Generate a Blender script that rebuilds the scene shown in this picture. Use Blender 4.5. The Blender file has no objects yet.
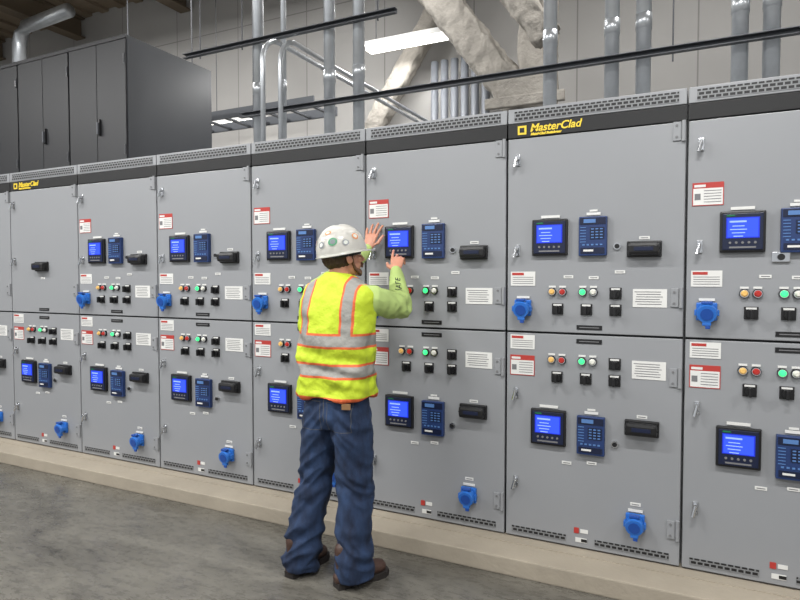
import bpy, bmesh, math, random
from mathutils import Vector, Matrix, noise
random.seed(4)
S = bpy.context.scene
COL = S.collection
S.view_settings.view_transform = 'Standard'
S.view_settings.exposure = 0.0

def lin(c):
    return tuple(((v/255)/12.92 if v/255 <= .04045 else ((v/255+.055)/1.055)**2.4) for v in c)

# ------------------------------------------------------------------ materials
def newmat(name):
    m = bpy.data.materials.new(name); m.use_nodes = True
    nt = m.node_tree
    return m, nt, nt.nodes['Principled BSDF']

def mat(name, rgb, rough=.5, metal=0., emis=None, es=0., var=0., vs=8., bump=0., bs=60., stretch=(1,1,1), coat=0.):
    m, nt, b = newmat(name)
    c = lin(rgb)
    b.inputs['Base Color'].default_value = (*c, 1)
    b.inputs['Roughness'].default_value = rough
    b.inputs['Metallic'].default_value = metal
    b.inputs['Coat Weight'].default_value = coat
    if emis:
        b.inputs['Emission Color'].default_value = (*lin(emis), 1)
        b.inputs['Emission Strength'].default_value = es
    tc = nt.nodes.new('ShaderNodeTexCoord'); mp = nt.nodes.new('ShaderNodeMapping')
    mp.inputs['Scale'].default_value = stretch
    nt.links.new(tc.outputs['Object'], mp.inputs['Vector'])
    if var >= 0:
        n = nt.nodes.new('ShaderNodeTexNoise'); n.inputs['Scale'].default_value = vs; n.inputs['Detail'].default_value = 5
        nt.links.new(mp.outputs[0], n.inputs['Vector'])
        mx = nt.nodes.new('ShaderNodeMix'); mx.data_type = 'RGBA'
        v = max(var, .02)
        mx.inputs[6].default_value = (*[x*(1-v) for x in c], 1)
        mx.inputs[7].default_value = (*[min(1, x*(1+v)) for x in c], 1)
        nt.links.new(n.outputs['Fac'], mx.inputs[0]); nt.links.new(mx.outputs[2], b.inputs['Base Color'])
    if bump > 0:
        n2 = nt.nodes.new('ShaderNodeTexNoise'); n2.inputs['Scale'].default_value = bs; n2.inputs['Detail'].default_value = 6
        nt.links.new(mp.outputs[0], n2.inputs['Vector'])
        bp = nt.nodes.new('ShaderNodeBump'); bp.inputs['Strength'].default_value = bump; bp.inputs['Distance'].default_value = .01
        nt.links.new(n2.outputs['Fac'], bp.inputs['Height']); nt.links.new(bp.outputs[0], b.inputs['Normal'])
    return m

class NB:
    def __init__(s, nt): s.nt = nt
    def mth(s, op, a, bb=None):
        n = s.nt.nodes.new('ShaderNodeMath'); n.operation = op
        for i, v in enumerate((a, bb)):
            if v is None: continue
            if isinstance(v, (int, float)): n.inputs[i].default_value = v
            else: s.nt.links.new(v, n.inputs[i])
        return n.outputs[0]
    def near(s, v, c, h): return s.mth('LESS_THAN', s.mth('ABSOLUTE', s.mth('SUBTRACT', v, c)), h)
    def mix(s, f, c1, c2):
        n = s.nt.nodes.new('ShaderNodeMix'); n.data_type = 'RGBA'; s.nt.links.new(f, n.inputs[0])
        for i, c in ((6, c1), (7, c2)):
            if isinstance(c, tuple): n.inputs[i].default_value = (*lin(c), 1)
            else: s.nt.links.new(c, n.inputs[i])
        return n.outputs[2]

M = {}
M['door'] = mat('painted_steel_grey', (139,141,144), .34, 0, var=.03, vs=2.5, bump=.03, bs=300)
M['body'] = mat('cabinet_body_grey', (116,118,120), .5, 0)
M['seam'] = mat('seam_dark', (26,27,29), .7)
M['black'] = mat('black_plastic', (18,18,20), .4)
M['blackband'] = mat('black_band', (10,11,13), .6)
M['white'] = mat('label_white', (212,212,209), .5)
M['ink'] = mat('label_ink', (110,110,112), .6)
M['redl'] = mat('label_red', (170,52,46), .5)
M['yellow'] = mat('logo_yellow', (225,196,50), .5)
M['screen'] = mat('lcd_blue', (10,20,120), .2, emis=(54,88,255), es=1.15)
M['screen_t'] = mat('lcd_text', (100,120,200), .3, emis=(150,180,255), es=.9)
M['screen_d'] = mat('lcd_dark', (20,40,140), .3, emis=(20,40,190), es=.8)
M['relay'] = mat('relay_blue', (30,52,98), .4)
M['relay2'] = mat('relay_light_blue', (80,118,172), .4)
M['relay3'] = mat('relay_dark', (14,24,52), .35)
M['bluep'] = mat('blue_receptacle_plastic', (40,104,188), .35)
M['blued'] = mat('blue_receptacle_dark', (22,70,150), .4)  # deeper blue for lid centre, hinge block and tab
M['chrome'] = mat('chrome', (205,207,210), .22, 1.)
M['galv'] = mat('galvanised_steel', (184,188,192), .32, .6, var=.2, vs=14)
M['galvd'] = mat('galvanised_dark', (88,91,96), .5, .3, var=.12, vs=10)
M['strut'] = mat('strut_dark', (78,80,84), .5, .3)
M['green'] = mat('lamp_green', (40,200,110), .25, emis=(70,240,140), es=1.1)
M['gdark'] = mat('lamp_green_off', (30,110,70), .25)
M['red'] = mat('lamp_red', (140,34,30), .25, emis=(220,50,36), es=.25)
M['amber'] = mat('lamp_amber', (200,160,90), .3, emis=(240,190,110), es=.25)
M['clear'] = mat('lamp_white', (215,215,205), .3)
M['dark_cab'] = mat('dark_enclosure_paint', (34,35,38), .5, 0, var=.04)
M['dark_lit'] = mat('dark_enclosure_lit_side', (56,58,62), .35, 0, var=.04)  # dark enclosure paint lightened: light on the side face painted into the colour
M['light'] = mat('fluorescent_diffuser', (255,255,250), .5, emis=(255,252,244), es=6)
M['fixture'] = mat('fixture_white', (225,225,222), .5)
M['pad'] = mat('pad_concrete', (154,145,130), .75, var=.18, vs=5, bump=.25, bs=40)
M['fireproof'] = mat('sprayed_fireproofing', (152,147,139), .95, var=.28, vs=14, bump=1., bs=28)
M['ceil'] = mat('ceiling_deck', (128,114,96), .8, var=.15, vs=1.2)
M['beam'] = mat('beam_brown', (104,92,76), .8, var=.2, vs=3)

def wallmat():
    m, nt, b = newmat('wall_painted_block')
    tc = nt.nodes.new('ShaderNodeTexCoord')
    sep = nt.nodes.new('ShaderNodeSeparateXYZ'); nt.links.new(tc.outputs['Object'], sep.inputs[0])
    cmb = nt.nodes.new('ShaderNodeCombineXYZ')
    ad = nt.nodes.new('ShaderNodeMath'); ad.operation = 'ADD'
    nt.links.new(sep.outputs[0], ad.inputs[0]); nt.links.new(sep.outputs[1], ad.inputs[1])
    nt.links.new(ad.outputs[0], cmb.inputs[0]); nt.links.new(sep.outputs[2], cmb.inputs[1])
    br = nt.nodes.new('ShaderNodeTexBrick')
    br.offset = 0
    br.inputs['Scale'].default_value = 1; br.inputs['Brick Width'].default_value = 1.2
    br.inputs['Row Height'].default_value = 2.6; br.inputs['Mortar Size'].default_value = .008
    c = lin((163,161,158))
    br.inputs['Color1'].default_value = (*c, 1); br.inputs['Color2'].default_value = (*[x*.95 for x in c], 1)
    br.inputs['Mortar'].default_value = (*[x*.6 for x in c], 1)
    nt.links.new(cmb.outputs[0], br.inputs['Vector'])
    n = nt.nodes.new('ShaderNodeTexNoise'); n.inputs['Scale'].default_value = 1.1; n.inputs['Detail'].default_value = 6
    nt.links.new(tc.outputs['Object'], n.inputs['Vector'])
    mr = nt.nodes.new('ShaderNodeMapRange'); mr.inputs[3].default_value = .84; mr.inputs[4].default_value = 1.1
    nt.links.new(n.outputs['Fac'], mr.inputs[0])
    mx = nt.nodes.new('ShaderNodeMix'); mx.data_type = 'RGBA'; mx.blend_type = 'MULTIPLY'; mx.inputs[0].default_value = 1
    nt.links.new(br.outputs['Color'], mx.inputs[6]); nt.links.new(mr.outputs[0], mx.inputs[7])
    nt.links.new(mx.outputs[2], b.inputs['Base Color'])
    b.inputs['Roughness'].default_value = .85
    return m
M['wall'] = wallmat()

def floormat():
    m, nt, b = newmat('floor_polished_concrete')
    tc = nt.nodes.new('ShaderNodeTexCoord')
    mp = nt.nodes.new('ShaderNodeMapping'); mp.inputs['Scale'].default_value = (.8, 1.8, 1)
    nt.links.new(tc.outputs['Object'], mp.inputs[0])
    def nz(sc, dt, rg, ds=0):
        n = nt.nodes.new('ShaderNodeTexNoise'); n.inputs['Scale'].default_value = sc; n.inputs['Detail'].default_value = dt
        n.inputs['Roughness'].default_value = rg; n.inputs['Distortion'].default_value = ds
        nt.links.new(mp.outputs[0], n.inputs['Vector']); return n
    n = nz(1.6, 12, .72, 1.2); n2 = nz(14, 10, .75); n3 = nz(60, 6, .7)
    ad = nt.nodes.new('ShaderNodeMath'); ad.operation = 'MULTIPLY_ADD'; ad.inputs[1].default_value = .55
    nt.links.new(n2.outputs['Fac'], ad.inputs[0]); nt.links.new(n.outputs['Fac'], ad.inputs[2])
    cr = nt.nodes.new('ShaderNodeValToRGB')
    cr.color_ramp.elements[0].position = .5; cr.color_ramp.elements[0].color = (*lin((50,48,44)), 1)
    cr.color_ramp.elements[1].position = 1.0; cr.color_ramp.elements[1].color = (*lin((114,111,103)), 1)
    nt.links.new(ad.outputs[0], cr.inputs[0]); nt.links.new(cr.outputs[0], b.inputs['Base Color'])
    mr = nt.nodes.new('ShaderNodeMapRange'); mr.inputs[1].default_value = .3; mr.inputs[2].default_value = .7
    mr.inputs[3].default_value = .14; mr.inputs[4].default_value = .45
    nt.links.new(n2.outputs['Fac'], mr.inputs[0]); nt.links.new(mr.outputs[0], b.inputs['Roughness'])
    bp = nt.nodes.new('ShaderNodeBump'); bp.inputs['Strength'].default_value = .15; bp.inputs['Distance'].default_value = .006
    nt.links.new(n3.outputs['Fac'], bp.inputs['Height']); nt.links.new(bp.outputs[0], b.inputs['Normal'])
    return m
M['floor'] = floormat()

def perfmat():
    m, nt, b = newmat('perforated_vent_steel')
    tc = nt.nodes.new('ShaderNodeTexCoord'); mp = nt.nodes.new('ShaderNodeMapping')
    mp.inputs['Scale'].default_value = (34, 1, 52); mp.inputs['Location'].default_value = (0, .5, 0)
    nt.links.new(tc.outputs['Object'], mp.inputs[0])
    sep = nt.nodes.new('ShaderNodeSeparateXYZ'); nt.links.new(mp.outputs[0], sep.inputs[0])
    q = NB(nt); mth = q.mth
    row = mth('FLOOR', sep.outputs[2]); off = mth('MULTIPLY', row, .5)
    fx = mth('ABSOLUTE', mth('SUBTRACT', mth('FRACT', mth('ADD', sep.outputs[0], off)), .5))
    fz = mth('ABSOLUTE', mth('SUBTRACT', mth('FRACT', sep.outputs[2]), .5))
    mk = mth('MULTIPLY', mth('LESS_THAN', fx, .38), mth('LESS_THAN', fz, .33))
    nt.links.new(q.mix(mk, (118,120,122), (12,12,14)), b.inputs['Base Color'])
    b.inputs['Roughness'].default_value = .5
    return m
M['perf'] = perfmat()

# ------------------------------------------------------------------ mesh builder
class MB:
    def __init__(s): s.bm = bmesh.new(); s.mats = []
    def mi(s, k):
        if k not in s.mats: s.mats.append(k)
        return s.mats.index(k)
    def add(s, t, k, smooth=False):
        i = s.mi(k)
        for f in t.faces: f.material_index = i; f.smooth = smooth
        me = bpy.data.meshes.new('t'); t.to_mesh(me); t.free()
        s.bm.from_mesh(me); bpy.data.meshes.remove(me)
    def box(s, c, d, k, bev=0, rot=None):
        t = bmesh.new(); bmesh.ops.create_cube(t, size=1)
        bmesh.ops.scale(t, vec=d, verts=t.verts)
        if bev: bmesh.ops.bevel(t, geom=t.edges[:], offset=bev, segments=2, affect='EDGES', profile=.6)
        if rot: bmesh.ops.rotate(t, matrix=rot, verts=t.verts)
        bmesh.ops.translate(t, vec=c, verts=t.verts); s.add(t, k)
    def cyl(s, p0, p1, r, k, r2=None, seg=20, bev=0):
        p0, p1 = Vector(p0), Vector(p1); d = p1-p0
        t = bmesh.new(); bmesh.ops.create_cone(t, cap_ends=True, segments=seg, radius1=r, radius2=r if r2 is None else r2, depth=d.length)
        q = d.to_track_quat('Z', 'Y').to_matrix()
        bmesh.ops.rotate(t, matrix=q, verts=t.verts); bmesh.ops.translate(t, vec=(p0+p1)/2, verts=t.verts)
        s.add(t, k, False)
    def path(s, pts, r, k, seg=14):
        t = bmesh.new(); tube(t, [Vector(p) for p in pts], [(r, r)]*len(pts), seg=seg, round_=False); s.add(t, k, True)
    def mesh(s, name):
        me = bpy.data.meshes.new(name)
        bmesh.ops.recalc_face_normals(s.bm, faces=s.bm.faces[:])
        s.bm.to_mesh(me); s.bm.free()
        for k in s.mats: me.materials.append(M[k] if isinstance(k, str) else k)
        return me

def tube(bm, pts, rad, seg=18, ref=None, round_=True, power=1.0):
    n = len(pts); rings = []
    ref = Vector(ref) if ref else None
    def frame(i):
        if i == 0: t = pts[1]-pts[0]
        elif i == n-1: t = pts[-1]-pts[-2]
        else: t = (pts[i+1]-pts[i]).normalized()+(pts[i]-pts[i-1]).normalized()
        t.normalize()
        r = ref if ref else (Vector((1, 0, 0)) if abs(t.x) < .8 else Vector((0, 1, 0)))
        a = (r - t*r.dot(t)).normalized(); return t, a, t.cross(a)
    def ring(c, a, b, ra, rb):
        vs = []
        for j in range(seg):
            th = 2*math.pi*j/seg; co, si = math.cos(th), math.sin(th)
            x = math.copysign(abs(co)**power, co); y = math.copysign(abs(si)**power, si)
            vs.append(bm.verts.new(c+a*ra*x+b*rb*y))
        return vs
    for i in range(n):
        t, a, b = frame(i); ra, rb = rad[i]
        if i == 0 and round_:
            m_ = min(ra, rb)
            for k in (.85, .5): rings.append(ring(pts[0]-t*m_*k, a, b, ra*math.sqrt(1-k*k), rb*math.sqrt(1-k*k)))
        rings.append(ring(pts[i], a, b, ra, rb))
        if i == n-1 and round_:
            m_ = min(ra, rb)
            for k in (.5, .85): rings.append(ring(pts[-1]+t*m_*k, a, b, ra*math.sqrt(1-k*k), rb*math.sqrt(1-k*k)))
    for r0, r1 in zip(rings, rings[1:]):
        for j in range(seg): bm.faces.new((r0[j], r0[(j+1) % seg], r1[(j+1) % seg], r1[j]))
    bm.faces.new(rings[0][::-1]); bm.faces.new(rings[-1])

def ell(bm, c, r, rot=None, seg=20):
    g = bmesh.ops.create_uvsphere(bm, u_segments=seg, v_segments=seg//2+2, radius=1)
    bmesh.ops.scale(bm, vec=r, verts=g['verts'])
    if rot: bmesh.ops.rotate(bm, matrix=rot, verts=g['verts'])
    bmesh.ops.translate(bm, vec=c, verts=g['verts'])

def obj(name, me, loc=(0, 0, 0), parent=None, keep=False):
    o = bpy.data.objects.new(name, me); COL.objects.link(o); o.location = loc
    if parent:
        o.parent = parent
        if keep: o.matrix_parent_inverse = Matrix.Translation(parent.location).inverted()
    return o
def empty(name, loc=(0, 0, 0)):
    o = bpy.data.objects.new(name, None); COL.objects.link(o); o.location = loc; o.empty_display_size = .2
    return o
def single(name, fn, loc=(0, 0, 0), parent=None):
    b = MB(); fn(b); return obj(name, b.mesh(name), loc, parent)

# ------------------------------------------------------------------ room
XL, XR, YB, YF, ZC = -13.0, 5.0, 3.6, -7.0, 6.0
single('floor', lambda b: b.box(((XL+XR)/2, (YB+YF)/2, -.05), (XR-XL, YB-YF, .1), 'floor'))
single('wall_back', lambda b: b.box(((XL+XR)/2, YB+.1, ZC/2), (XR-XL, .2, ZC), 'wall'))
single('wall_left', lambda b: b.box((XL-.1, (YB+YF)/2, ZC/2), (.2, YB-YF, ZC), 'wall'))
single('wall_right', lambda b: b.box((XR+.1, (YB+YF)/2, ZC/2), (.2, YB-YF, ZC), 'wall'))
def ceil(b):
    b.box(((XL+XR)/2, (YB+YF)/2, ZC+.1), (XR-XL+.4, YB-YF+.4, .2), 'ceil')
    for i in range(46):
        b.box((XL+.4*i+.2, (YB+YF)/2, ZC-.02), (.16, YB-YF, .05), 'ceil')
single('ceiling', ceil)
for x in (-11.6, -9.4, -7.0, -4.4, -1.9, 2.3):
    def bm_(b):
        b.box((0, (YB+YF)/2, 0), (.22, YB-YF-.02, .02), 'beam'); b.box((0, (YB+YF)/2, -.32), (.22, YB-YF-.02, .02), 'beam')
        b.box((0, (YB+YF)/2, -.16), (.02, YB-YF-.02, .32), 'beam')
    single('ceiling_beam', bm_, (x, 0, ZC-.06))
def padf(b):
    b.box(((-9.2+3.0)/2, 1.01, .048), (12.2, 2.58, .096), 'pad', bev=.008)
    b.box(((-9.2+3.0)/2, 1.0, .098), (12.1, 2.2, .004), 'pad')
single('concrete_pad', padf)

# ------------------------------------------------------------------ devices (front = -Y)
def dev(fn, name):
    b = MB(); fn(b); return b.mesh(name)
def f_meter(b):
    b.box((0, -.012, 0), (.19, .024, .196), 'black', bev=.007)
    b.box((0, -.026, .0), (.168, .008, .172), 'relay3', bev=.003)
    b.box((0, -.031, .018), (.138, .003, .098), 'screen_d')
    b.box((0, -.033, .018), (.126, .002, .088), 'screen')
    b.box((-.02, -.0345, .047), (.07, .001, .008), 'screen_t')
    for i, w in enumerate((.05, .07, .055, .04)):
        b.box((-.018, -.0345, .026-i*.016), (w, .001, .004), 'screen_t')
    b.box((-.05, -.031, .076), (.035, .002, .007), 'gdark')
    for i in range(5): b.cyl((-.052+i*.026, -.03, -.052), (-.052+i*.026, -.034, -.052), .006, 'ink', seg=10)
    b.box((.0, -.0305, -.074), (.11, .002, .008), 'ink')
    b.box((.0, -.004, .112), (.1, .004, .014), 'white')
def f_relay(b):
    b.box((0, -.015, 0), (.142, .03, .205), 'relay', bev=.006)
    b.box((0, -.031, .078), (.13, .004, .034), 'relay3')
    b.box((-.015, -.0345, .078), (.06, .002, .02), 'relay2')
    b.box((.022, -.032, .015), (.07, .003, .06), 'relay3')
    for r in range(4):
        for c in range(3): b.box((.0+c*.022, -.035, .036-r*.015), (.014, .003, .006), 'relay2')
    for r in range(6): b.box((-.048, -.032, .045-r*.015), (.03, .002, .004), 'relay2')
    for c in range(5): b.box((-.045+c*.022, -.032, -.045), (.012, .003, .008), 'relay2')
    b.box((0, -.032, -.075), (.12, .003, .03), 'relay3')
    b.box((-.02, -.034, -.075), (.05, .002, .01), 'white')
    b.box((.0, -.004, .118), (.07, .004, .014), 'white')
    b.box((.0, -.004, .134), (.04, .004, .010), 'white')
def f_test(b):
    b.box((0, -.01, 0), (.165, .02, .082), 'black', bev=.006)
    b.box((0, -.035, 0), (.15, .05, .062), 'black', bev=.016)
    b.box((0, -.061, 0), (.09, .004, .02), 'relay3', bev=.001)
    b.cyl((-.07, -.02, .0), (-.07, -.05, 0), .007, 'black'); b.cyl((.07, -.02, .0), (.07, -.05, 0), .007, 'black')
def f_knob(b):
    b.box((0, -.004, 0), (.060, .008, .060), 'black', bev=.003)
    b.box((0, -.009, .022), (.044, .002, .009), 'white')
    b.cyl((0, -.008, -.004), (0, -.03, -.004), .02, 'black', seg=18)
    b.box((0, -.038, -.004), (.013, .026, .046), 'black', bev=.004)
def mk_lamp(col):
    def f(b):
        b.box((0, -.002, .028), (.036, .004, .010), 'white')
        b.cyl((0, 0, 0), (0, -.012, 0), .022, 'black', seg=18)
        b.cyl((0, -.012, 0), (0, -.018, 0), .019, 'chrome', seg=18)
        b.cyl((0, -.018, 0), (0, -.030, 0), .016, col, r2=.009, seg=16)
    return f
def f_blue(b):
    b.box((0, -.005, .058), (.07, .006, .012), 'white')
    b.box((0, -.01, 0), (.092, .02, .088), 'bluep', bev=.006)
    b.cyl((0, -.015, 0), (0, -.05, -.008), .041, 'bluep', seg=24)
    b.cyl((0, -.05, -.008), (0, -.066, -.011), .047, 'bluep', r2=.042, seg=24)
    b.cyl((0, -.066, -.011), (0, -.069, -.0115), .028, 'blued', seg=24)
    b.box((0, -.045, -.052), (.04, .026, .03), 'bluep', bev=.006)
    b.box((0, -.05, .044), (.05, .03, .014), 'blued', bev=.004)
    for s in (-1, 1): b.box((s*.048, -.03, -.004), (.012, .03, .03), 'bluep', bev=.004)
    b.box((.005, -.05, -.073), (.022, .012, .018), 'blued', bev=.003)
def f_latch(b):
    b.box((0, -.003, 0), (.026, .006, .062), 'chrome', bev=.002)
    b.cyl((0, -.004, .012), (0, -.03, .012), .011, 'chrome', seg=16)
    b.cyl((0, -.028, .014), (-.012, -.034, -.038), .0075, 'chrome', r2=.0095, seg=12)
    b.cyl((0, -.02, -.022), (0, -.032, -.022), .009, 'chrome', seg=12)
def f_hinge(b):
    b.box((-.018, -.004, 0), (.036, .008, .092), 'door', bev=.002)
    b.cyl((.012, -.008, -.05), (.012, -.008, .05), .0095, 'door', seg=14)
    for z in (-.028, .028): b.cyl((-.02, -.008, z), (-.02, -.012, z), .006, 'ink', seg=8)
def f_plate(b):
    b.box((0, -.0015, 0), (.16, .003, .092), 'white')
    for i in range(6): b.box((-.01+.004*(i % 3), -.0035, .032-i*.0125), (.125-.012*(i % 2), .001, .0035), 'ink')
def f_warn(b):
    b.box((0, -.0015, 0), (.136, .003, .112), 'redl')
    b.box((0, -.0032, -.012), (.128, .001, .080), 'white')
    b.box((-.035, -.0042, .040), (.05, .001, .012), 'white')
    for i in range(5): b.box((.02, -.0042, .016-i*.0135), (.075, .001, .003), 'ink')
    b.box((-.045, -.0042, -.012), (.026, .001, .03), 'ink')
def f_warn2(b):
    b.box((0, -.0015, 0), (.136, .003, .078), 'white')
    b.box((-.028, -.0035, .026), (.066, .001, .014), 'redl')
    for i in range(4): b.box((.0, -.0035, .008-i*.0115), (.115, .001, .003), 'ink')
def f_tag(b):
    b.box((0, -.0015, 0), (.05, .003, .016), 'white'); b.box((0, -.0035, 0), (.036, .001, .004), 'ink')
def f_btag(b):
    b.box((0, -.0015, 0), (.13, .003, .024), 'black'); b.box((0, -.0035, 0), (.10, .001, .004), 'ink')
def f_btn(b):
    b.cyl((0, 0, 0), (0, -.01, 0), .018, 'chrome'); b.cyl((0, -.01, 0), (0, -.016, 0), .012, 'black')
def f_cover(b):
    b.box((0, -.005, 0), (.075, .01, .05), 'chrome', bev=.004); b.cyl((0, -.01, 0), (0, -.02, 0), .015, 'black')
D = {k: dev(f, n) for k, f, n in (('meter', f_meter, 'power_meter'), ('relay', f_relay, 'protection_relay'), ('test', f_test, 'test_switch'),
    ('knob', f_knob, 'rotary_switch'), ('lg', mk_lamp('green'), 'indicator_green'), ('lr', mk_lamp('red'), 'indicator_red'),
    ('la', mk_lamp('amber'), 'indicator_amber'), ('lw', mk_lamp('clear'), 'indicator_white'), ('blue', f_blue, 'heater_receptacle'), ('latch', f_latch, 'door_latch'),
    ('hinge', f_hinge, 'door_hinge'), ('plate', f_plate, 'info_plate'), ('warn', f_warn, 'danger_label'), ('warn2', f_warn2, 'caution_label'),
    ('tag', f_tag, 'small_tag'), ('btag', f_btag, 'black_tag'), ('btn', f_btn, 'push_button'), ('cover', f_cover, 'key_cover'))}

W = .904; ZB, ZM, ZD, ZV, ZT = .10, 1.26, 2.33, 2.41, 2.49
DEP = 2.0
def f_shell(b):
    b.box((W/2, DEP/2+.02, (ZB+ZT)/2), (W-.003, DEP-.04, ZT-ZB), 'body')
    b.box((W/2, .012, (ZB+ZT)/2), (W-.012, .02, ZT-ZB-.004), 'seam')
    b.box((W/2, -.004, (ZV+ZT)/2), (W-.008, .028, ZT-ZV-.002), 'door', bev=.004)
    b.box((W/2, -.002, (ZD+ZV)/2), (W-.008, .028, ZV-ZD-.003), 'blackband', bev=.002)
    b.box((W/2, -.0195, (ZV+ZT)/2-.002), (W-.08, .003, .052), 'perf')
def f_door(z0, z1, low):
    def f(b):
        b.box((W/2, -.004, (z0+z1)/2), (W-.012, .032, z1-z0-.011), 'door', bev=.004)
        if low:
            b.box((.19, -.0215, .148), (.30, .003, .034), 'perf'); b.box((.67, -.0215, .148), (.36, .003, .034), 'perf')
            b.box((.42, -.0215, .150), (.06, .003, .024), 'white')
            b.box((.395, -.0215, .20), (.026, .003, .03), 'redl'); b.box((.435, -.0215, .20), (.04, .003, .02), 'white')
            b.box((.435, -.0225, .15), (.03, .003, .016), 'black')
    return f
shell = dev(f_shell, 'cabinet_shell')
doorU = dev(f_door(ZM, ZD, False), 'upper_door'); doorL = dev(f_door(ZB+.004, ZM, True), 'lower_door')

def textmesh(body, size, k):
    c = bpy.data.curves.new('txt', 'FONT'); c.body = body; c.size = size; c.extrude = .001; c.shear = .25; c.offset = .0012
    o = bpy.data.objects.new('txt', c); COL.objects.link(o)
    me = bpy.data.meshes.new_from_object(o); bpy.data.objects.remove(o)
    me.materials.clear(); me.materials.append(M[k])
    me.transform(Matrix.Rotation(math.pi/2, 4, 'X')); return me
logo = textmesh('MasterClad', .058, 'yellow')
logo2 = textmesh('Metal-Clad Switchgear', .018, 'yellow')

YD = -.020
def put(par, key, name, x, z, y=YD): return obj(name, D[key], (x, y, z), par)
for k in range(-9, 4):
    X0 = -.944 + k*W
    c = empty('switchgear_cabinet', (X0, 0, 0))
    obj('shell', shell, (0, 0, 0), c); obj('door_upper', doorU, (0, 0, 0), c); obj('door_lower', doorL, (0, 0, 0), c)
    bare = k in (-5, -6)
    for z in (2.205, 1.71, .92, .42): put(c, 'latch', 'latch', .062, z)
    for z in (2.28, 1.46, 1.06, .29): put(c, 'hinge', 'hinge', W-.028, z)
    for up in (True, False):
        zo = 0 if up else -.368
        if not (up and bare):
            zm = 1.777 if up else .746
            put(c, 'meter', 'meter', .242, zm); put(c, 'relay', 'relay', .466, zm-(.0 if up else .02)); put(c, 'btn', 'button', .585, zm-.055)
            put(c, 'test', 'test_block', .715, (1.705 if up else .79)); put(c, 'tag', 'tag', .715, (1.762 if up else .847))
            put(c, 'tag', 'tag', .34, 1.565 if up else .56); put(c, 'tag', 'tag', .47, 1.56 if up else .575)
            if up: put(c, 'tag', 'tag', .60, 1.59)
            r1, r2 = 1.484+zo, 1.392+zo
            for x, l in ((.255, 'la'), (.310, 'lr'), (.415, 'lg'), (.470, 'lw')):
                put(c, l, 'indicator_lamp', x, r1)
            put(c, 'knob', 'rotary_switch', .58, r1-.005)
            for x in (.285, .435, .58): put(c, 'knob', 'rotary_switch', x, r2)
            put(c, 'plate', 'info_plate', .744, 1.456+zo)
            if up: put(c, 'cover', 'key_cover', .40, 1.655) if k in (1,) else None
            put(c, 'btag', 'nameplate', .45, 1.296 if up else 1.222)
        else:
            put(c, 'test', 'test_block', .44, 1.66); put(c, 'btag', 'nameplate', .45, 1.292)
            put(c, 'tag', 'tag', .44, 1.56)
    if not bare: put(c, 'blue', 'receptacle', .097, 1.395)
    put(c, 'blue', 'receptacle', .69, .30)
    put(c, 'tag', 'tag', .69, .39); 
    if k != 0 and not bare: put(c, 'warn', 'danger_label', .094, 1.985 if k < 0 else 1.965)
    if not bare:
        put(c, 'warn2', 'caution_label', .094, 1.555)
    put(c, 'warn2', 'caution_label', .094, 1.205); put(c, 'warn', 'danger_label', .094, 1.075)
    if k in (0, -5):
        obj('logo_text', logo, (.125, -.018, 2.358), c); obj('logo_subtext', logo2, (.13, -.018, 2.338), c)
        b = MB(); b.box((.082, -.017, 2.370), (.048, .004, .048), 'yellow'); b.box((.082, -.0195, 2.370), (.026, .002, .026), 'blackband')
        obj('logo_mark', b.mesh('logo_mark'), (0, 0, 0), c)

# ------------------------------------------------------------------ dark enclosures on top of switchgear
DW = .73
for i in range(4):
    x1 = -4.27 - i*DW
    def f(b):
        b.box((-DW/2, .485, .55), (DW-.004, .97, 1.09), 'dark_lit')
        b.box((-DW/2, -.006, 1.085), (DW-.004, .02, .03), 'dark_cab'); b.box((-DW/2, -.006, .02), (DW-.004, .02, .04), 'dark_cab')
        for s in (0, 1):
            b.box((-DW/2+(s-.5)*(DW/2-.006), -.008, .555), (DW/2-.012, .018, 1.02), 'dark_cab', bev=.003)
        b.box((-DW/2+.04, -.026, .36), (.022, .02, .14), 'black', bev=.004); b.box((-DW/2+.04, -.042, .35), (.016, .02, .10), 'galvd', bev=.004)
        for z in (.15, .9):
            b.cyl((-.02, -.02, z-.04), (-.02, -.02, z+.04), .008, 'dark_lit')
    single('dark_electrical_enclosure', f, (x1, .25, ZT))

# ------------------------------------------------------------------ conduits and overhead services
def conduit(name, x, y, r, z0, z1, k='galv'):
    def f(b):
        b.path([(0, 0, 0), (0, 0, z1-z0)], r, k, seg=24)
        b.path([(0, 0, 0), (0, 0, .045)], r*1.25, k, seg=24)
        z = .55
        while z < z1-z0:
            b.path([(0, 0, z), (0, 0, z+.09)], r*1.09, k, seg=24); z += 1.3
    single(name, f, (x, y, z0))
for x in (-3.185, -2.508, -2.252, -.846, -.472, -.293, .21, .362, 1.3, 1.5):
    conduit('conduit_pipe', x, .6, .043, ZT, ZC-.09)
conduit('conduit_pipe', -2.95, .62, .022, ZT, ZC-.09)
for dx in (0, .075):
    def f(b):
        pts = [(0, 0, 0), (0, 0, .68)]
        for i in range(1, 8):
            a = i/7*math.pi/2; pts.append((0, .2*(1-math.cos(a)), .68+.2*math.sin(a)))
        pts.append((0, 3.28-dx, .88)); b.path(pts, .019, 'galv', seg=16)
    single('bent_conduit', f, (-2.9+dx*1.4, .3+dx, ZT))
def strut(x0, x1, y, z, name='strut_channel'):
    def f(b):
        L = x1-x0
        b.box((L/2, 0, 0), (L, .004, .034), 'strut'); b.box((L/2, -.02, .016), (L, .04, .004), 'galvd'); b.box((L/2, -.02, -.016), (L, .04, .004), 'strut')
    single(name, f, (x0, y, z))
strut(-3.3, 3.0, .53, 2.865); strut(-3.9, -1.9, .53, 3.43)
for x in (-3.75, -3.3, -2.06):
    single('threaded_rod', lambda b: b.cyl((0, 0, 0), (0, 0, ZC-.1-3.40), .006, 'strut', seg=8), (x, .542, 3.40))
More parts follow.
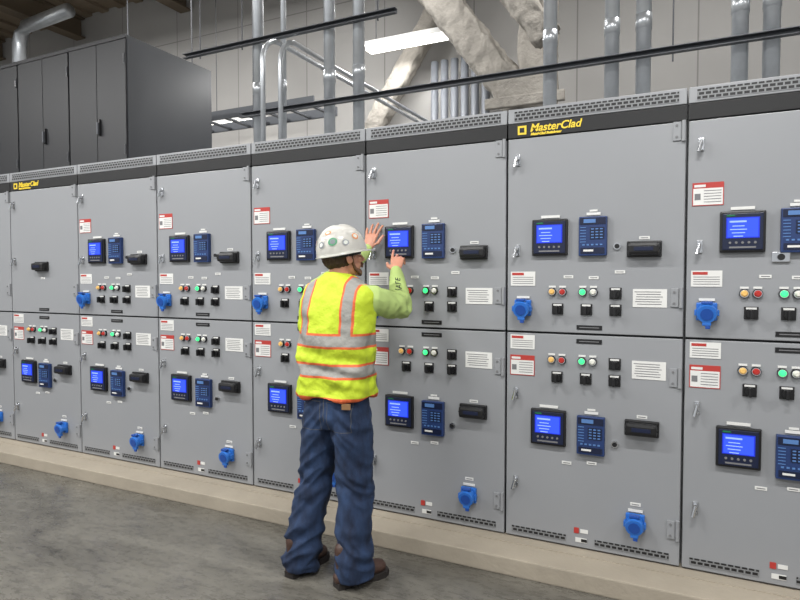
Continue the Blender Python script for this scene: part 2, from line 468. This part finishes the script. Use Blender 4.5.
for x, y in ((-6.6, 2.2), (-5.2, 1.9), (-4.9, 2.6), (.9, 2.4), (-.2, 2.6), (2.6, 2.4)):
    single('threaded_rod', lambda b: b.cyl((0, 0, 0), (0, 0, ZC-.1-3.48), .007, 'strut', seg=8), (x, y, 3.48))
for i in range(6): conduit('wall_conduit', -2.78+i*.125, 3.3, .045, .0, 4.1, 'galvd')
def tray(b):
    for y in (0, .45): b.box((0, y, 0), (3.6, .02, .1), 'galvd')
    for i in range(13): b.box((-1.75+i*.29, .225, -.03), (.04, .45, .02), 'galvd')
single('cable_tray', tray, (-5.4, 2.0, 3.42))
FS = MB()
def brace(p0, p1, w, h):
    p0, p1 = Vector(p0), Vector(p1)
    t = bmesh.new(); n = 60; L = (p1-p0)
    tube(t, [p0+L*i/n for i in range(n+1)], [(w, h)]*(n+1), seg=44, ref=(0, 1, 0), round_=False, power=.5)
    for v in t.verts:
        v.co += noise.noise_vector(v.co*9)*.022+noise.noise_vector(v.co*30)*.018
    FS.add(t, 'fireproof', True)
brace((-3.25, 2.5, 5.6), (-1.50, 2.5, 3.22), .13, .17)
brace((-2.55, 2.15, 5.6), (-1.2, 2.15, 3.70), .10, .12)
brace((-1.38, 2.55, 0.12), (-1.38, 2.55, 5.9), .17, .17)
brace((-3.9, 3.35, 3.0), (-2.6, 3.35, 5.0), .10, .12)
FS.box((-1.45, 2.28, 3.22), (.75, .05, .10), 'fireproof', bev=.01); FS.box((-1.45, 2.28, 3.34), (.5, .03, .18), 'fireproof', bev=.01)
obj('fireproofed_steel_bracing', FS.mesh('fireproofed_steel_bracing'))
def bigpipe(b): b.path([(0, 0, 0), (0, 0, .8), (.06, 0, .95), (.2, 0, 1.05), (1.2, 0, 1.1)], .10, 'galv', seg=20)
single('vent_pipe', bigpipe, (-9.5, 2.6, 4.4))

def lamp_fix(x, y, z, L, power, hang=True):
    e = empty('fluorescent_light_fixture', (x, y, z))
    b = MB(); b.box((0, 0, .05), (L, .16, .06), 'fixture', bev=.006); b.box((0, 0, .0), (L-.03, .14, .045), 'light', bev=.012)
    for s in (-1, 1): b.cyl((s*L*.4, 0, .07), (s*L*.4, 0, ZC-.12-z), .005, 'strut', seg=6)
    obj('body', b.mesh('fixture_body'), (0, 0, 0), e)
    if power:
        l = bpy.data.lights.new('tube_light', 'AREA'); l.shape = 'RECTANGLE'; l.size = L; l.size_y = .16; l.energy = power; l.color = (1, .99, .975)
        o = bpy.data.objects.new('tube_light', l); COL.objects.link(o); o.parent = e; o.location = (0, 0, -.03)
lamp_fix(-2.86, 2.85, 4.19, 1.15, 35); lamp_fix(-5.5, 3.0, 3.62, .9, 20)
for x in (-8.2, -5.7, -3.1, .2): lamp_fix(x, 1.5, 5.4, 1.3, 90)  # unseen fixtures added above the view to brighten the upper back wall
for x in (-8.2, -5.7, -3.1, .2, 3.6):
    lamp_fix(x, -2.4, 4.4, 1.3, 125)
for x in (-8.2, -3.1, .2): lamp_fix(x, -5.2, 4.4, 1.3, 90)

w = bpy.data.worlds.new('World'); S.world = w; w.use_nodes = True
w.node_tree.nodes['Background'].inputs[0].default_value = (.95, .975, 1, 1)
w.node_tree.nodes['Background'].inputs[1].default_value = .68

# ------------------------------------------------------------------ worker
WK = empty('worker_in_safety_vest', (-1.66, -.68, 0))
def V(*a): return Vector(a)
def remesh(bm, name, mats, vox=.008, smooth=6, fn=None, fac=.5):
    me = bpy.data.meshes.new(name); bmesh.ops.recalc_face_normals(bm, faces=bm.faces[:]); bm.to_mesh(me); bm.free()
    o = bpy.data.objects.new(name, me); COL.objects.link(o)
    r = o.modifiers.new('r', 'REMESH'); r.mode = 'VOXEL'; r.voxel_size = vox; r.use_smooth_shade = True
    s = o.modifiers.new('s', 'SMOOTH'); s.iterations = smooth; s.factor = fac
    dg = bpy.context.evaluated_depsgraph_get(); dg.update()
    m2 = bpy.data.meshes.new_from_object(o.evaluated_get(dg)); bpy.data.objects.remove(o)
    m2.name = name; m2.materials.clear()
    for m in mats: m2.materials.append(m)
    if fn:
        nr = [v.normal.copy() for v in m2.vertices]
        for v, n in zip(m2.vertices, nr): v.co += n*fn(v.co)
    for p in m2.polygons: p.use_smooth = True; p.material_index = 0
    return m2

skin = mat('skin', (190,134,110), .5, var=.08, vs=30, bump=.05, bs=200)
skin.node_tree.nodes['Principled BSDF'].inputs['Subsurface Weight'].default_value = .08
skin.node_tree.nodes['Principled BSDF'].inputs['Subsurface Radius'].default_value = (.02, .008, .004)
lime = mat('hi_vis_shirt', (166,188,112), .8, var=.1, vs=10, bump=.15, bs=90)
hair = mat('hair_brown', (62,44,32), .7, var=.3, vs=80, bump=.6, bs=160)
beardm = mat('beard_brown', (104,74,54), .7, var=.3, vs=120, bump=.6, bs=220)
boot = mat('boot_leather', (66,46,38), .55, var=.2, vs=20, bump=.2, bs=80)
sole = mat('boot_sole', (34,29,27), .8)
M.update(skin=skin, lime=lime, hair=hair, boot=boot, sole=sole)
M['eye'] = mat('eye_white', (230,228,222), .2); M['iris'] = mat('iris', (70,50,35), .2); M['lip'] = mat('lip', (165,100,90), .5)
M['leather'] = mat('leather_patch', (130,98,64), .7)
M['hat'] = mat('hard_hat_white', (232,231,226), .25, coat=.3)

def denimmat():
    m, nt, b = newmat('denim')
    q = NB(nt); tc = nt.nodes.new('ShaderNodeTexCoord'); sp = nt.nodes.new('ShaderNodeSeparateXYZ'); nt.links.new(tc.outputs['Object'], sp.inputs[0])
    X, Y, Z = sp.outputs
    mp = nt.nodes.new('ShaderNodeMapping'); mp.inputs['Scale'].default_value = (1, 1, .45); nt.links.new(tc.outputs['Object'], mp.inputs[0])
    n = nt.nodes.new('ShaderNodeTexNoise'); n.inputs['Scale'].default_value = 13; n.inputs['Detail'].default_value = 8; n.inputs['Roughness'].default_value = .65; nt.links.new(mp.outputs[0], n.inputs['Vector'])
    cr = nt.nodes.new('ShaderNodeValToRGB'); cr.color_ramp.elements[0].position = .32; cr.color_ramp.elements[1].position = .74
    cr.color_ramp.elements[0].color = (*lin((13,24,46)), 1); cr.color_ramp.elements[1].color = (*lin((40,63,98)), 1)
    nt.links.new(n.outputs['Fac'], cr.inputs[0])
    back = q.mth('LESS_THAN', Y, -.72)
    px = q.mth('ABSOLUTE', q.mth('SUBTRACT', q.mth('ABSOLUTE', q.mth('SUBTRACT', X, -1.655)), .082))
    ins = q.mth('MULTIPLY', q.mth('LESS_THAN', px, .062), q.near(Z, .865, .075))
    inn = q.mth('MULTIPLY', q.mth('LESS_THAN', px, .060), q.near(Z, .865, .073))
    line = q.mth('SUBTRACT', ins, inn)
    cs = q.mth('MULTIPLY', q.near(X, -1.655, .0015), q.mth('GREATER_THAN', Z, .84))
    line = q.mth('MULTIPLY', back, q.mth('MAXIMUM', cs, line))
    c = q.mix(line, cr.outputs[0], (84,82,76))
    nt.links.new(c, b.inputs['Base Color']); b.inputs['Roughness'].default_value = .9
    n2 = nt.nodes.new('ShaderNodeTexNoise'); n2.inputs['Scale'].default_value = 260; nt.links.new(tc.outputs['Object'], n2.inputs['Vector'])
    bp = nt.nodes.new('ShaderNodeBump'); bp.inputs['Strength'].default_value = .2; bp.inputs['Distance'].default_value = .01
    nt.links.new(n2.outputs['Fac'], bp.inputs['Height']); nt.links.new(bp.outputs[0], b.inputs['Normal'])
    return m
denim = denimmat()

def vestmat():
    m, nt, b = newmat('hi_vis_vest')
    q = NB(nt); mth, near, mix = q.mth, q.near, q.mix
    tc = nt.nodes.new('ShaderNodeTexCoord'); sp = nt.nodes.new('ShaderNodeSeparateXYZ'); nt.links.new(tc.outputs['Object'], sp.inputs[0])
    X, Y, Z = sp.outputs
    lx = mth('ABSOLUTE', mth('SUBTRACT', X, -1.655))
    up = mth('GREATER_THAN', Z, 1.25)
    def bands(h, hv):
        v = mth('MULTIPLY', near(lx, .124, hv), up)
        return mth('MAXIMUM', v, mth('MAXIMUM', near(Z, 1.245, h), near(Z, 1.095, h)))
    O = bands(.038, .036); G = bands(.026, .025)
    edge = mth('LESS_THAN', Z, .964); O = mth('MAXIMUM', O, edge)
    zip_ = mth('MULTIPLY', near(lx, 0, .012), mth('GREATER_THAN', Y, -.62)); O = mth('MAXIMUM', O, zip_)
    c = mix(O, (182,202,40), (208,96,52)); c = mix(G, c, (140,139,134))
    nt.links.new(c, b.inputs['Base Color']); b.inputs['Roughness'].default_value = .7
    n2 = nt.nodes.new('ShaderNodeTexNoise'); n2.inputs['Scale'].default_value = 22; n2.inputs['Detail'].default_value = 4
    nt.links.new(tc.outputs['Object'], n2.inputs['Vector'])
    bp = nt.nodes.new('ShaderNodeBump'); bp.inputs['Strength'].default_value = .5; bp.inputs['Distance'].default_value = .02
    nt.links.new(n2.outputs['Fac'], bp.inputs['Height']); nt.links.new(bp.outputs[0], b.inputs['Normal'])
    return m
vest = vestmat()

CX = -1.655
shR, elR, wrR = V(-1.490, -.645, 1.455), V(-1.425, -.385, 1.395), V(-1.555, -.183, 1.60)
shL, elL, wrL = V(-1.82, -.62, 1.465), V(-1.862, -.36, 1.545), V(-1.776, -.122, 1.735)
b = bmesh.new()
tube(b, [V(CX, -.66, 1.0), V(CX, -.665, 1.15), V(CX, -.665, 1.3), V(CX, -.65, 1.42), V(CX, -.64, 1.50), V(CX, -.635, 1.565)],
     [(.16, .11), (.165, .115), (.18, .12), (.19, .115), (.145, .09), (.075, .07)], ref=(1, 0, 0), seg=28, round_=False)
def arm(sh, el, wr, s):
    d1, d2 = el-sh, wr-el
    tube(b, [sh-d1*.10+V(-s*.05, 0, 0), sh+d1*.15, sh+d1*.55, sh+d1*.85, el+d2*.02, el+d2*.18, el+d2*.45, el+d2*.75, wr-d2*.03],
         [(.062, .072), (.066, .076), (.063, .070), (.060, .065), (.059, .061), (.058, .060), (.052, .053), (.043, .044), (.034, .036)], seg=20)
arm(shR, elR, wrR, 1); arm(shL, elL, wrL, -1)
def ridg(v): return 1-2*abs(noise.noise(v))
def shirt_f(p):
    d = min((p-elR).length, (p-elL).length)
    a = .011*math.exp(-(d/.13)**2)+.005
    return a*(ridg(Vector((p.x*9+p.z*9, p.y*16, p.z*16)))-.3)
shirt_o = obj('shirt', remesh(b, 'shirt', [lime], .007, 4, shirt_f), parent=WK, keep=True)
M['print'] = mat('sleeve_print', (40,48,40), .8)
tm = bpy.data.curves.new('txt', 'FONT'); tm.body = 'SAFE'; tm.size = .058; tm.shear = .3
to = bpy.data.objects.new('txt', tm); COL.objects.link(to); pm = bpy.data.meshes.new_from_object(to); bpy.data.objects.remove(to)
pm.materials.clear(); pm.materials.append(M['print'])
d2 = (wrR-elR).normalized(); out = V(.45, -.85, .1); out = (out-d2*out.dot(d2)).normalized(); sd = out.cross(d2)
T = Matrix(((d2.x, sd.x, out.x, 0), (d2.y, sd.y, out.y, 0), (d2.z, sd.z, out.z, 0), (0, 0, 0, 1)))
c0 = elR+(wrR-elR)*.22+out*.075-sd*.02
pm.transform(Matrix.Translation(c0) @ T)
po = obj('sleeve_print', pm, parent=WK, keep=True)
sw = po.modifiers.new('wrap', 'SHRINKWRAP'); sw.target = shirt_o; sw.wrap_method = 'NEAREST_SURFACEPOINT'; sw.wrap_mode = 'ABOVE_SURFACE'; sw.offset = .002
# vest
b = bmesh.new()
tube(b, [V(CX, -.665, .95), V(CX, -.665, 1.02), V(CX, -.668, 1.12), V(CX, -.67, 1.25), V(CX, -.66, 1.36), V(CX, -.65, 1.43), V(CX, -.645, 1.485), V(CX, -.642, 1.52), V(CX, -.64, 1.545), V(CX, -.635, 1.575)],
     [(.210, .15), (.208, .15), (.203, .145), (.203, .143), (.206, .14), (.210, .130), (.206, .112), (.180, .098), (.125, .088), (.074, .075)], ref=(1, 0, 0), seg=36, round_=False, power=.86)
def vest_f(p):
    f = .45+.75*min(1, max(0, (1.40-p.z)/.3))
    return f*(.016*(ridg(Vector((p.x*8, p.y*8, p.z*3+3)))-.4)+.017*noise.noise(Vector((p.x*8+p.z*9, p.y*9, p.z*16)))+.005*noise.noise(p*28))
obj('safety_vest', remesh(b, 'safety_vest', [vest], .007, 3, vest_f), parent=WK, keep=True)
# jeans
b = bmesh.new()
tube(b, [V(CX, -.665, .80), V(CX, -.67, .86), V(CX, -.67, .93), V(CX, -.665, 1.02)], [(.165, .115), (.182, .132), (.178, .128), (.165, .115)], ref=(1, 0, 0), seg=30, round_=False)
def leg(hip, kn, an, hem):
    tube(b, [hip+V(0, 0, .03), hip-V(0, 0, .06), hip+(kn-hip)*.5, kn, kn+(an-kn)*.4, kn+(an-kn)*.8, hem],
         [(.088, .118), (.100, .122), (.098, .108), (.089, .097), (.089, .096), (.089, .095), (.090, .104)], ref=(1, 0, 0), seg=22, round_=False)
leg(V(-1.568, -.67, .88), V(-1.552, -.66, .50), V(-1.530, -.715, .12), V(-1.528, -.70, .036))
leg(V(-1.742, -.67, .88), V(-1.785, -.67, .50), V(-1.840, -.735, .12), V(-1.845, -.725, .036))
def jean_f(p):
    w_ = .35+1.25*math.exp(-((p.z-.16)/.16)**2)+.9*math.exp(-((p.z-.50)/.13)**2)+.55*math.exp(-((p.z-.78)/.08)**2)
    sgn = 1 if p.x > CX else -1
    return w_*(.012*(ridg(Vector((p.x*4, p.y*5, p.z*15+sgn*p.x*14)))-.4)+.011*noise.noise(Vector((p.x*10, p.y*10, p.z*16+5))))
obj('jeans', remesh(b, 'jeans', [denim], .007, 2, jean_f), parent=WK, keep=True)
m = MB(); m.box((-1.525, -.792, .925), (.045, .008, .03), 'leather', bev=.002, rot=Matrix.Rotation(.35, 3, 'Z')); obj('leather_patch', m.mesh('leather_patch'), parent=WK, keep=True)

# boots
def mkboot(heel, toe, nm):
    heel, toe = Vector(heel), Vector(toe); d = (toe-heel).normalized(); ang = math.atan2(-d.x, d.y)
    T = Matrix.Translation(heel) @ Matrix.Rotation(ang, 4, 'Z')
    b = bmesh.new()
    tube(b, [V(0, .02, .05), V(0, .07, .06), V(0, .13, .062), V(0, .20, .055), V(0, .255, .050)], [(.036, .036), (.042, .05), (.042, .052), (.049, .036), (.044, .034)], ref=(1, 0, 0), seg=20)
    tube(b, [V(0, .06, .06), V(0, .055, .12), V(0, .05, .19)], [(.04, .055), (.043, .055), (.046, .056)], ref=(1, 0, 0), seg=20)
    for v in b.verts: v.co.z = max(v.co.z, .02)
    me = remesh(b, nm, [boot], .006, 4); me.transform(T); obj(nm, me, parent=WK, keep=True)
    out = [(.030, -.002), (.040, .03), (.034, .10), (.042, .17), (.054, .22), (.050, .265), (.030, .298), (0, .307)]
    pts = out+[(-x, y) for x, y in out[-2::-1]]
    t = bmesh.new()
    lo = [t.verts.new((x, y, .001)) for x, y in pts]; f = t.faces.new(lo)
    r = bmesh.ops.extrude_face_region(t, geom=[f]); bmesh.ops.translate(t, vec=(0, 0, .029), verts=[v for v in r['geom'] if isinstance(v, bmesh.types.BMVert)])
    bmesh.ops.transform(t, matrix=T, verts=t.verts)
    m = MB(); m.add(t, 'sole')
    for i in range(4):
        t = bmesh.new(); y = .125+i*.022; z = .118-i*.010
        tube(t, [V(-.026, y, z-.006), V(0, y+.004, z), V(.026, y, z-.006)], [(.003, .003)]*3, seg=8); bmesh.ops.transform(t, matrix=T, verts=t.verts); m.add(t, 'leather', True)
    obj(nm+'_sole', m.mesh(nm+'_sole'), parent=WK, keep=True)
mkboot((-1.59, -.785, 0), (-1.44, -.52, 0), 'boot_right')
mkboot((-1.865, -.805, 0), (-1.835, -.51, 0), 'boot_left')

# hands
def hand(nm, wr, d, n, thumb, curls, spread, tc):
    d = Vector(d).normalized(); n = Vector(n); n = (n-d*n.dot(d)).normalized(); s = Vector(thumb); s = (s-d*s.dot(d)-n*s.dot(n)).normalized()
    b = bmesh.new()
    tube(b, [wr-d*.03, wr+d*.01, wr+d*.04, wr+d*.075, wr+d*.094], [(.026, .020), (.028, .018), (.037, .017), (.041, .014), (.038, .011)], ref=s, seg=18)
    L = (.074, .082, .076, .060)
    for i in range(4):
        off = (.031, .0105, -.0105, -.030)[i]
        p = wr+d*(.078-.004*abs(i-1.2))+s*off; dirv = (d+s*spread[i]).normalized()
        pts = [p.copy()]; c = 0
        for j, fr in enumerate((.25, .38, .27, .22)):
            if j: c += curls[i][j-1]
            dv = (dirv*math.cos(c)-n*math.sin(c)).normalized(); p = p+dv*L[i]*fr*(1.15); pts.append(p.copy())
        tube(b, pts, [(.0095, .0095), (.0092, .0092), (.0085, .0085), (.0078, .0078), (.0068, .0066)], seg=12)
    p = wr+d*.022+s*.022-n*.004; a = (d*.62+s*.78-n*.15).normalized(); a2 = (d*.9+s*.35-n*tc).normalized()
    tube(b, [p, p+a*.04, p+a*.04+a2*.032, p+a*.04+a2*.056], [(.015, .015), (.0115, .0115), (.0098, .0098), (.008, .0075)], seg=12)
    obj(nm, remesh(b, nm, [skin], .0028, 2), parent=WK, keep=True)
hand('hand_left', wrL, (.06, .42, .90), (0, -.9, .4), (1, 0, 0), [(.05, .1, .1)]*4, (.22, .06, -.10, -.26), .0)
hand('hand_right', wrR, (-.18, .60, .80), (.15, -.75, .6), (-1, 0, 0), [(.05, .10, .08), (.45, .6, .4), (.7, .9, .5), (.8, 1.0, .5)], (.04, 0, -.04, -.08), .5)

# head
HO = V(-1.647, -.612, 1.668)
HM = Matrix.Translation(HO) @ Matrix.Rotation(math.radians(-34), 4, 'Z') @ Matrix.Rotation(math.radians(8), 4, 'X')
b = bmesh.new()
ell(b, (0, -.012, .03), (.077, .096, .085)); ell(b, (0, .025, -.035), (.062, .066, .075)); ell(b, (0, .062, -.085), (.03, .026, .022))
ell(b, (0, .075, .028), (.05, .018, .012))
for s in (-1, 1):
    ell(b, (s*.040, .062, -.022), (.022, .02, .02)); ell(b, (s*.079, -.006, -.008), (.009, .019, .032), Matrix.Rotation(s*.35, 3, 'Z')); ell(b, (s*.075, .003, -.02), (.012, .012, .016))
tube(b, [V(0, .084, .018), V(0, .098, -.005), V(0, .112, -.026)], [(.008, .007), (.010, .009), (.0135, .010)], seg=12)
ell(b, (0, .1, -.032), (.017, .011, .008)); ell(b, (0, .084, -.055), (.024, .013, .010))
tube(b, [V(0, -.02, -.03), V(0, -.035, -.09), V(0, -.045, -.16)], [(.055, .058), (.055, .057), (.064, .066)], seg=20)
me = remesh(b, 'head', [skin], .0045, 3); me.transform(HM); obj('head', me, parent=WK, keep=True)
b = bmesh.new()
ell(b, (0, -.030, .012), (.0795, .090, .085)); ell(b, (0, -.055, -.020), (.060, .046, .042))
me = remesh(b, 'hair', [hair], .005, 3, lambda p: .004*noise.noise(p*90)); me.transform(HM); obj('hair', me, parent=WK, keep=True)
b = bmesh.new()
tube(b, [V(-.071, .016, .0), V(-.067, .018, -.035), V(-.056, .032, -.066), V(-.035, .064, -.086), V(0, .082, -.092), V(.035, .064, -.086), V(.056, .032, -.066), V(.067, .018, -.035), V(.071, .016, .0)],
     [(.007, .008), (.007, .010), (.010, .013), (.013, .017), (.015, .020), (.013, .017), (.010, .013), (.007, .010), (.007, .008)], seg=12, ref=(0, 1, 0))
tube(b, [V(-.03, .086, -.064), V(-.02, .095, -.047), V(0, .1, -.044), V(.02, .095, -.047), V(.03, .086, -.064)], [(.006, .006)]*5, seg=10, ref=(0, 0, 1))
me = remesh(b, 'beard', [beardm], .004, 3, lambda p: .003*noise.noise(p*110)); me.transform(HM); obj('beard', me, parent=WK, keep=True)
m = MB()
for s in (-1, 1):
    t = bmesh.new(); ell(t, (s*.030, .079, .008), (.013, .010, .009)); m.add(t, 'eye', True)
    t = bmesh.new(); ell(t, (s*.030, .087, .008), (.006, .003, .006)); m.add(t, 'iris', True)
    t = bmesh.new(); tube(t, [V(s*.014, .092, .024), V(s*.03, .091, .03), V(s*.046, .08, .025)], [(.003, .004)]*3, seg=8); m.add(t, 'hair', True)
t = bmesh.new(); ell(t, (0, .096, -.06), (.02, .006, .005)); m.add(t, 'lip', True)
me = m.mesh('face_features'); me.transform(HM); obj('face_features', me, parent=WK, keep=True)

# hard hat
def dome(th, ph, off=0):
    rx, ry, rz = .114+off, .136+off, .142+off
    ph_ = math.radians(ph)
    c = math.cos(ph_)**.80; z = math.sin(ph_)
    x = rx*c*math.cos(th); y = ry*c*math.sin(th)-.005
    h = .022+rz*z
    ridge = .007*math.exp(-(x/.014)**2)*min(1, z*1.6)
    return Vector((x, y, h+ridge))
t = bmesh.new(); NT = 64; rows = []
brim = []
for j in range(NT):
    th = 2*math.pi*j/NT; fr = max(0, math.sin(th))**3
    e = .010+.045*fr
    p = dome(th, 0); dirr = Vector((math.cos(th), math.sin(th), 0))
    brim.append(p+dirr*e+Vector((0, 0, -.006-.012*fr)))
rows.append([t.verts.new(p) for p in brim])
for ph in list(range(0, 88, 5)): rows.append([t.verts.new(dome(2*math.pi*j/NT, ph)) for j in range(NT)])
for r0, r1 in zip(rows, rows[1:]):
    for j in range(NT): t.faces.new((r0[j], r0[(j+1) % NT], r1[(j+1) % NT], r1[j]))
t.faces.new(rows[-1])
bmesh.ops.solidify(t, geom=t.faces[:], thickness=.003)
m = MB(); m.add(t, 'hat', True)
stick = {'s_green': (70,140,100), 's_orange': (205,135,80), 's_blue': (70,105,150), 's_white': (205,208,200), 's_yel': (205,196,120), 's_grey':(120,125,130)}
for k_, c_ in stick.items(): M[k_] = mat('sticker_'+k_[2:], c_, .35, var=.3, vs=60)
def sticker(thd, ph, r, k, inner=None):
    for q, (rr, kk, of) in enumerate(((r, k, .0035), (r*.6, inner, .0042))):
        if not kk: continue
        t = bmesh.new(); vs = []; c0 = dome(math.radians(thd), ph, of)
        cen = t.verts.new(c0); N = 18
        for j in range(N):
            a = 2*math.pi*j/N
            vs.append(t.verts.new(dome(math.radians(thd)+rr*math.cos(a)/(.125*max(.3, math.cos(math.radians(ph)))), ph+math.degrees(rr*math.sin(a)/.14), of)))
        for j in range(N): t.faces.new((cen, vs[j], vs[(j+1) % N]))
        m.add(t, kk, True)
sticker(-70, 24, .018, 's_grey', 's_white'); sticker(-38, 28, .022, 's_green', 's_grey'); sticker(-100, 30, .015, 's_white', 's_orange'); sticker(-8, 22, .016, 's_grey', 's_white')
sticker(-125, 20, .018, 's_yel', 's_white'); sticker(-55, 52, .015, 's_orange', 's_white'); sticker(-155, 28, .018, 's_blue', 's_orange'); sticker(22, 32, .018, 's_orange', 's_white')
t = bmesh.new(); tube(t, [V(.088*math.cos(a), .104*math.sin(a)-.008, .012) for a in [2*math.pi*i/24 for i in range(25)]], [(.010, .0025)]*25, seg=8, ref=(0, 0, 1), round_=False); m.add(t, 'black', True)
me = m.mesh('hard_hat'); HH = HM @ Matrix.Rotation(math.radians(3), 4, 'X'); me.transform(HH); obj('hard_hat', me, parent=WK, keep=True)

# ------------------------------------------------------------------ camera
cd = bpy.data.cameras.new('Camera'); cam = bpy.data.objects.new('Camera', cd); COL.objects.link(cam)
cam.location = (0, -3.303, 1.553); cam.rotation_euler = (math.radians(88), 0, math.radians(26.1))
cd.sensor_width = 36; cd.lens = 27; cd.clip_end = 100
S.camera = cam
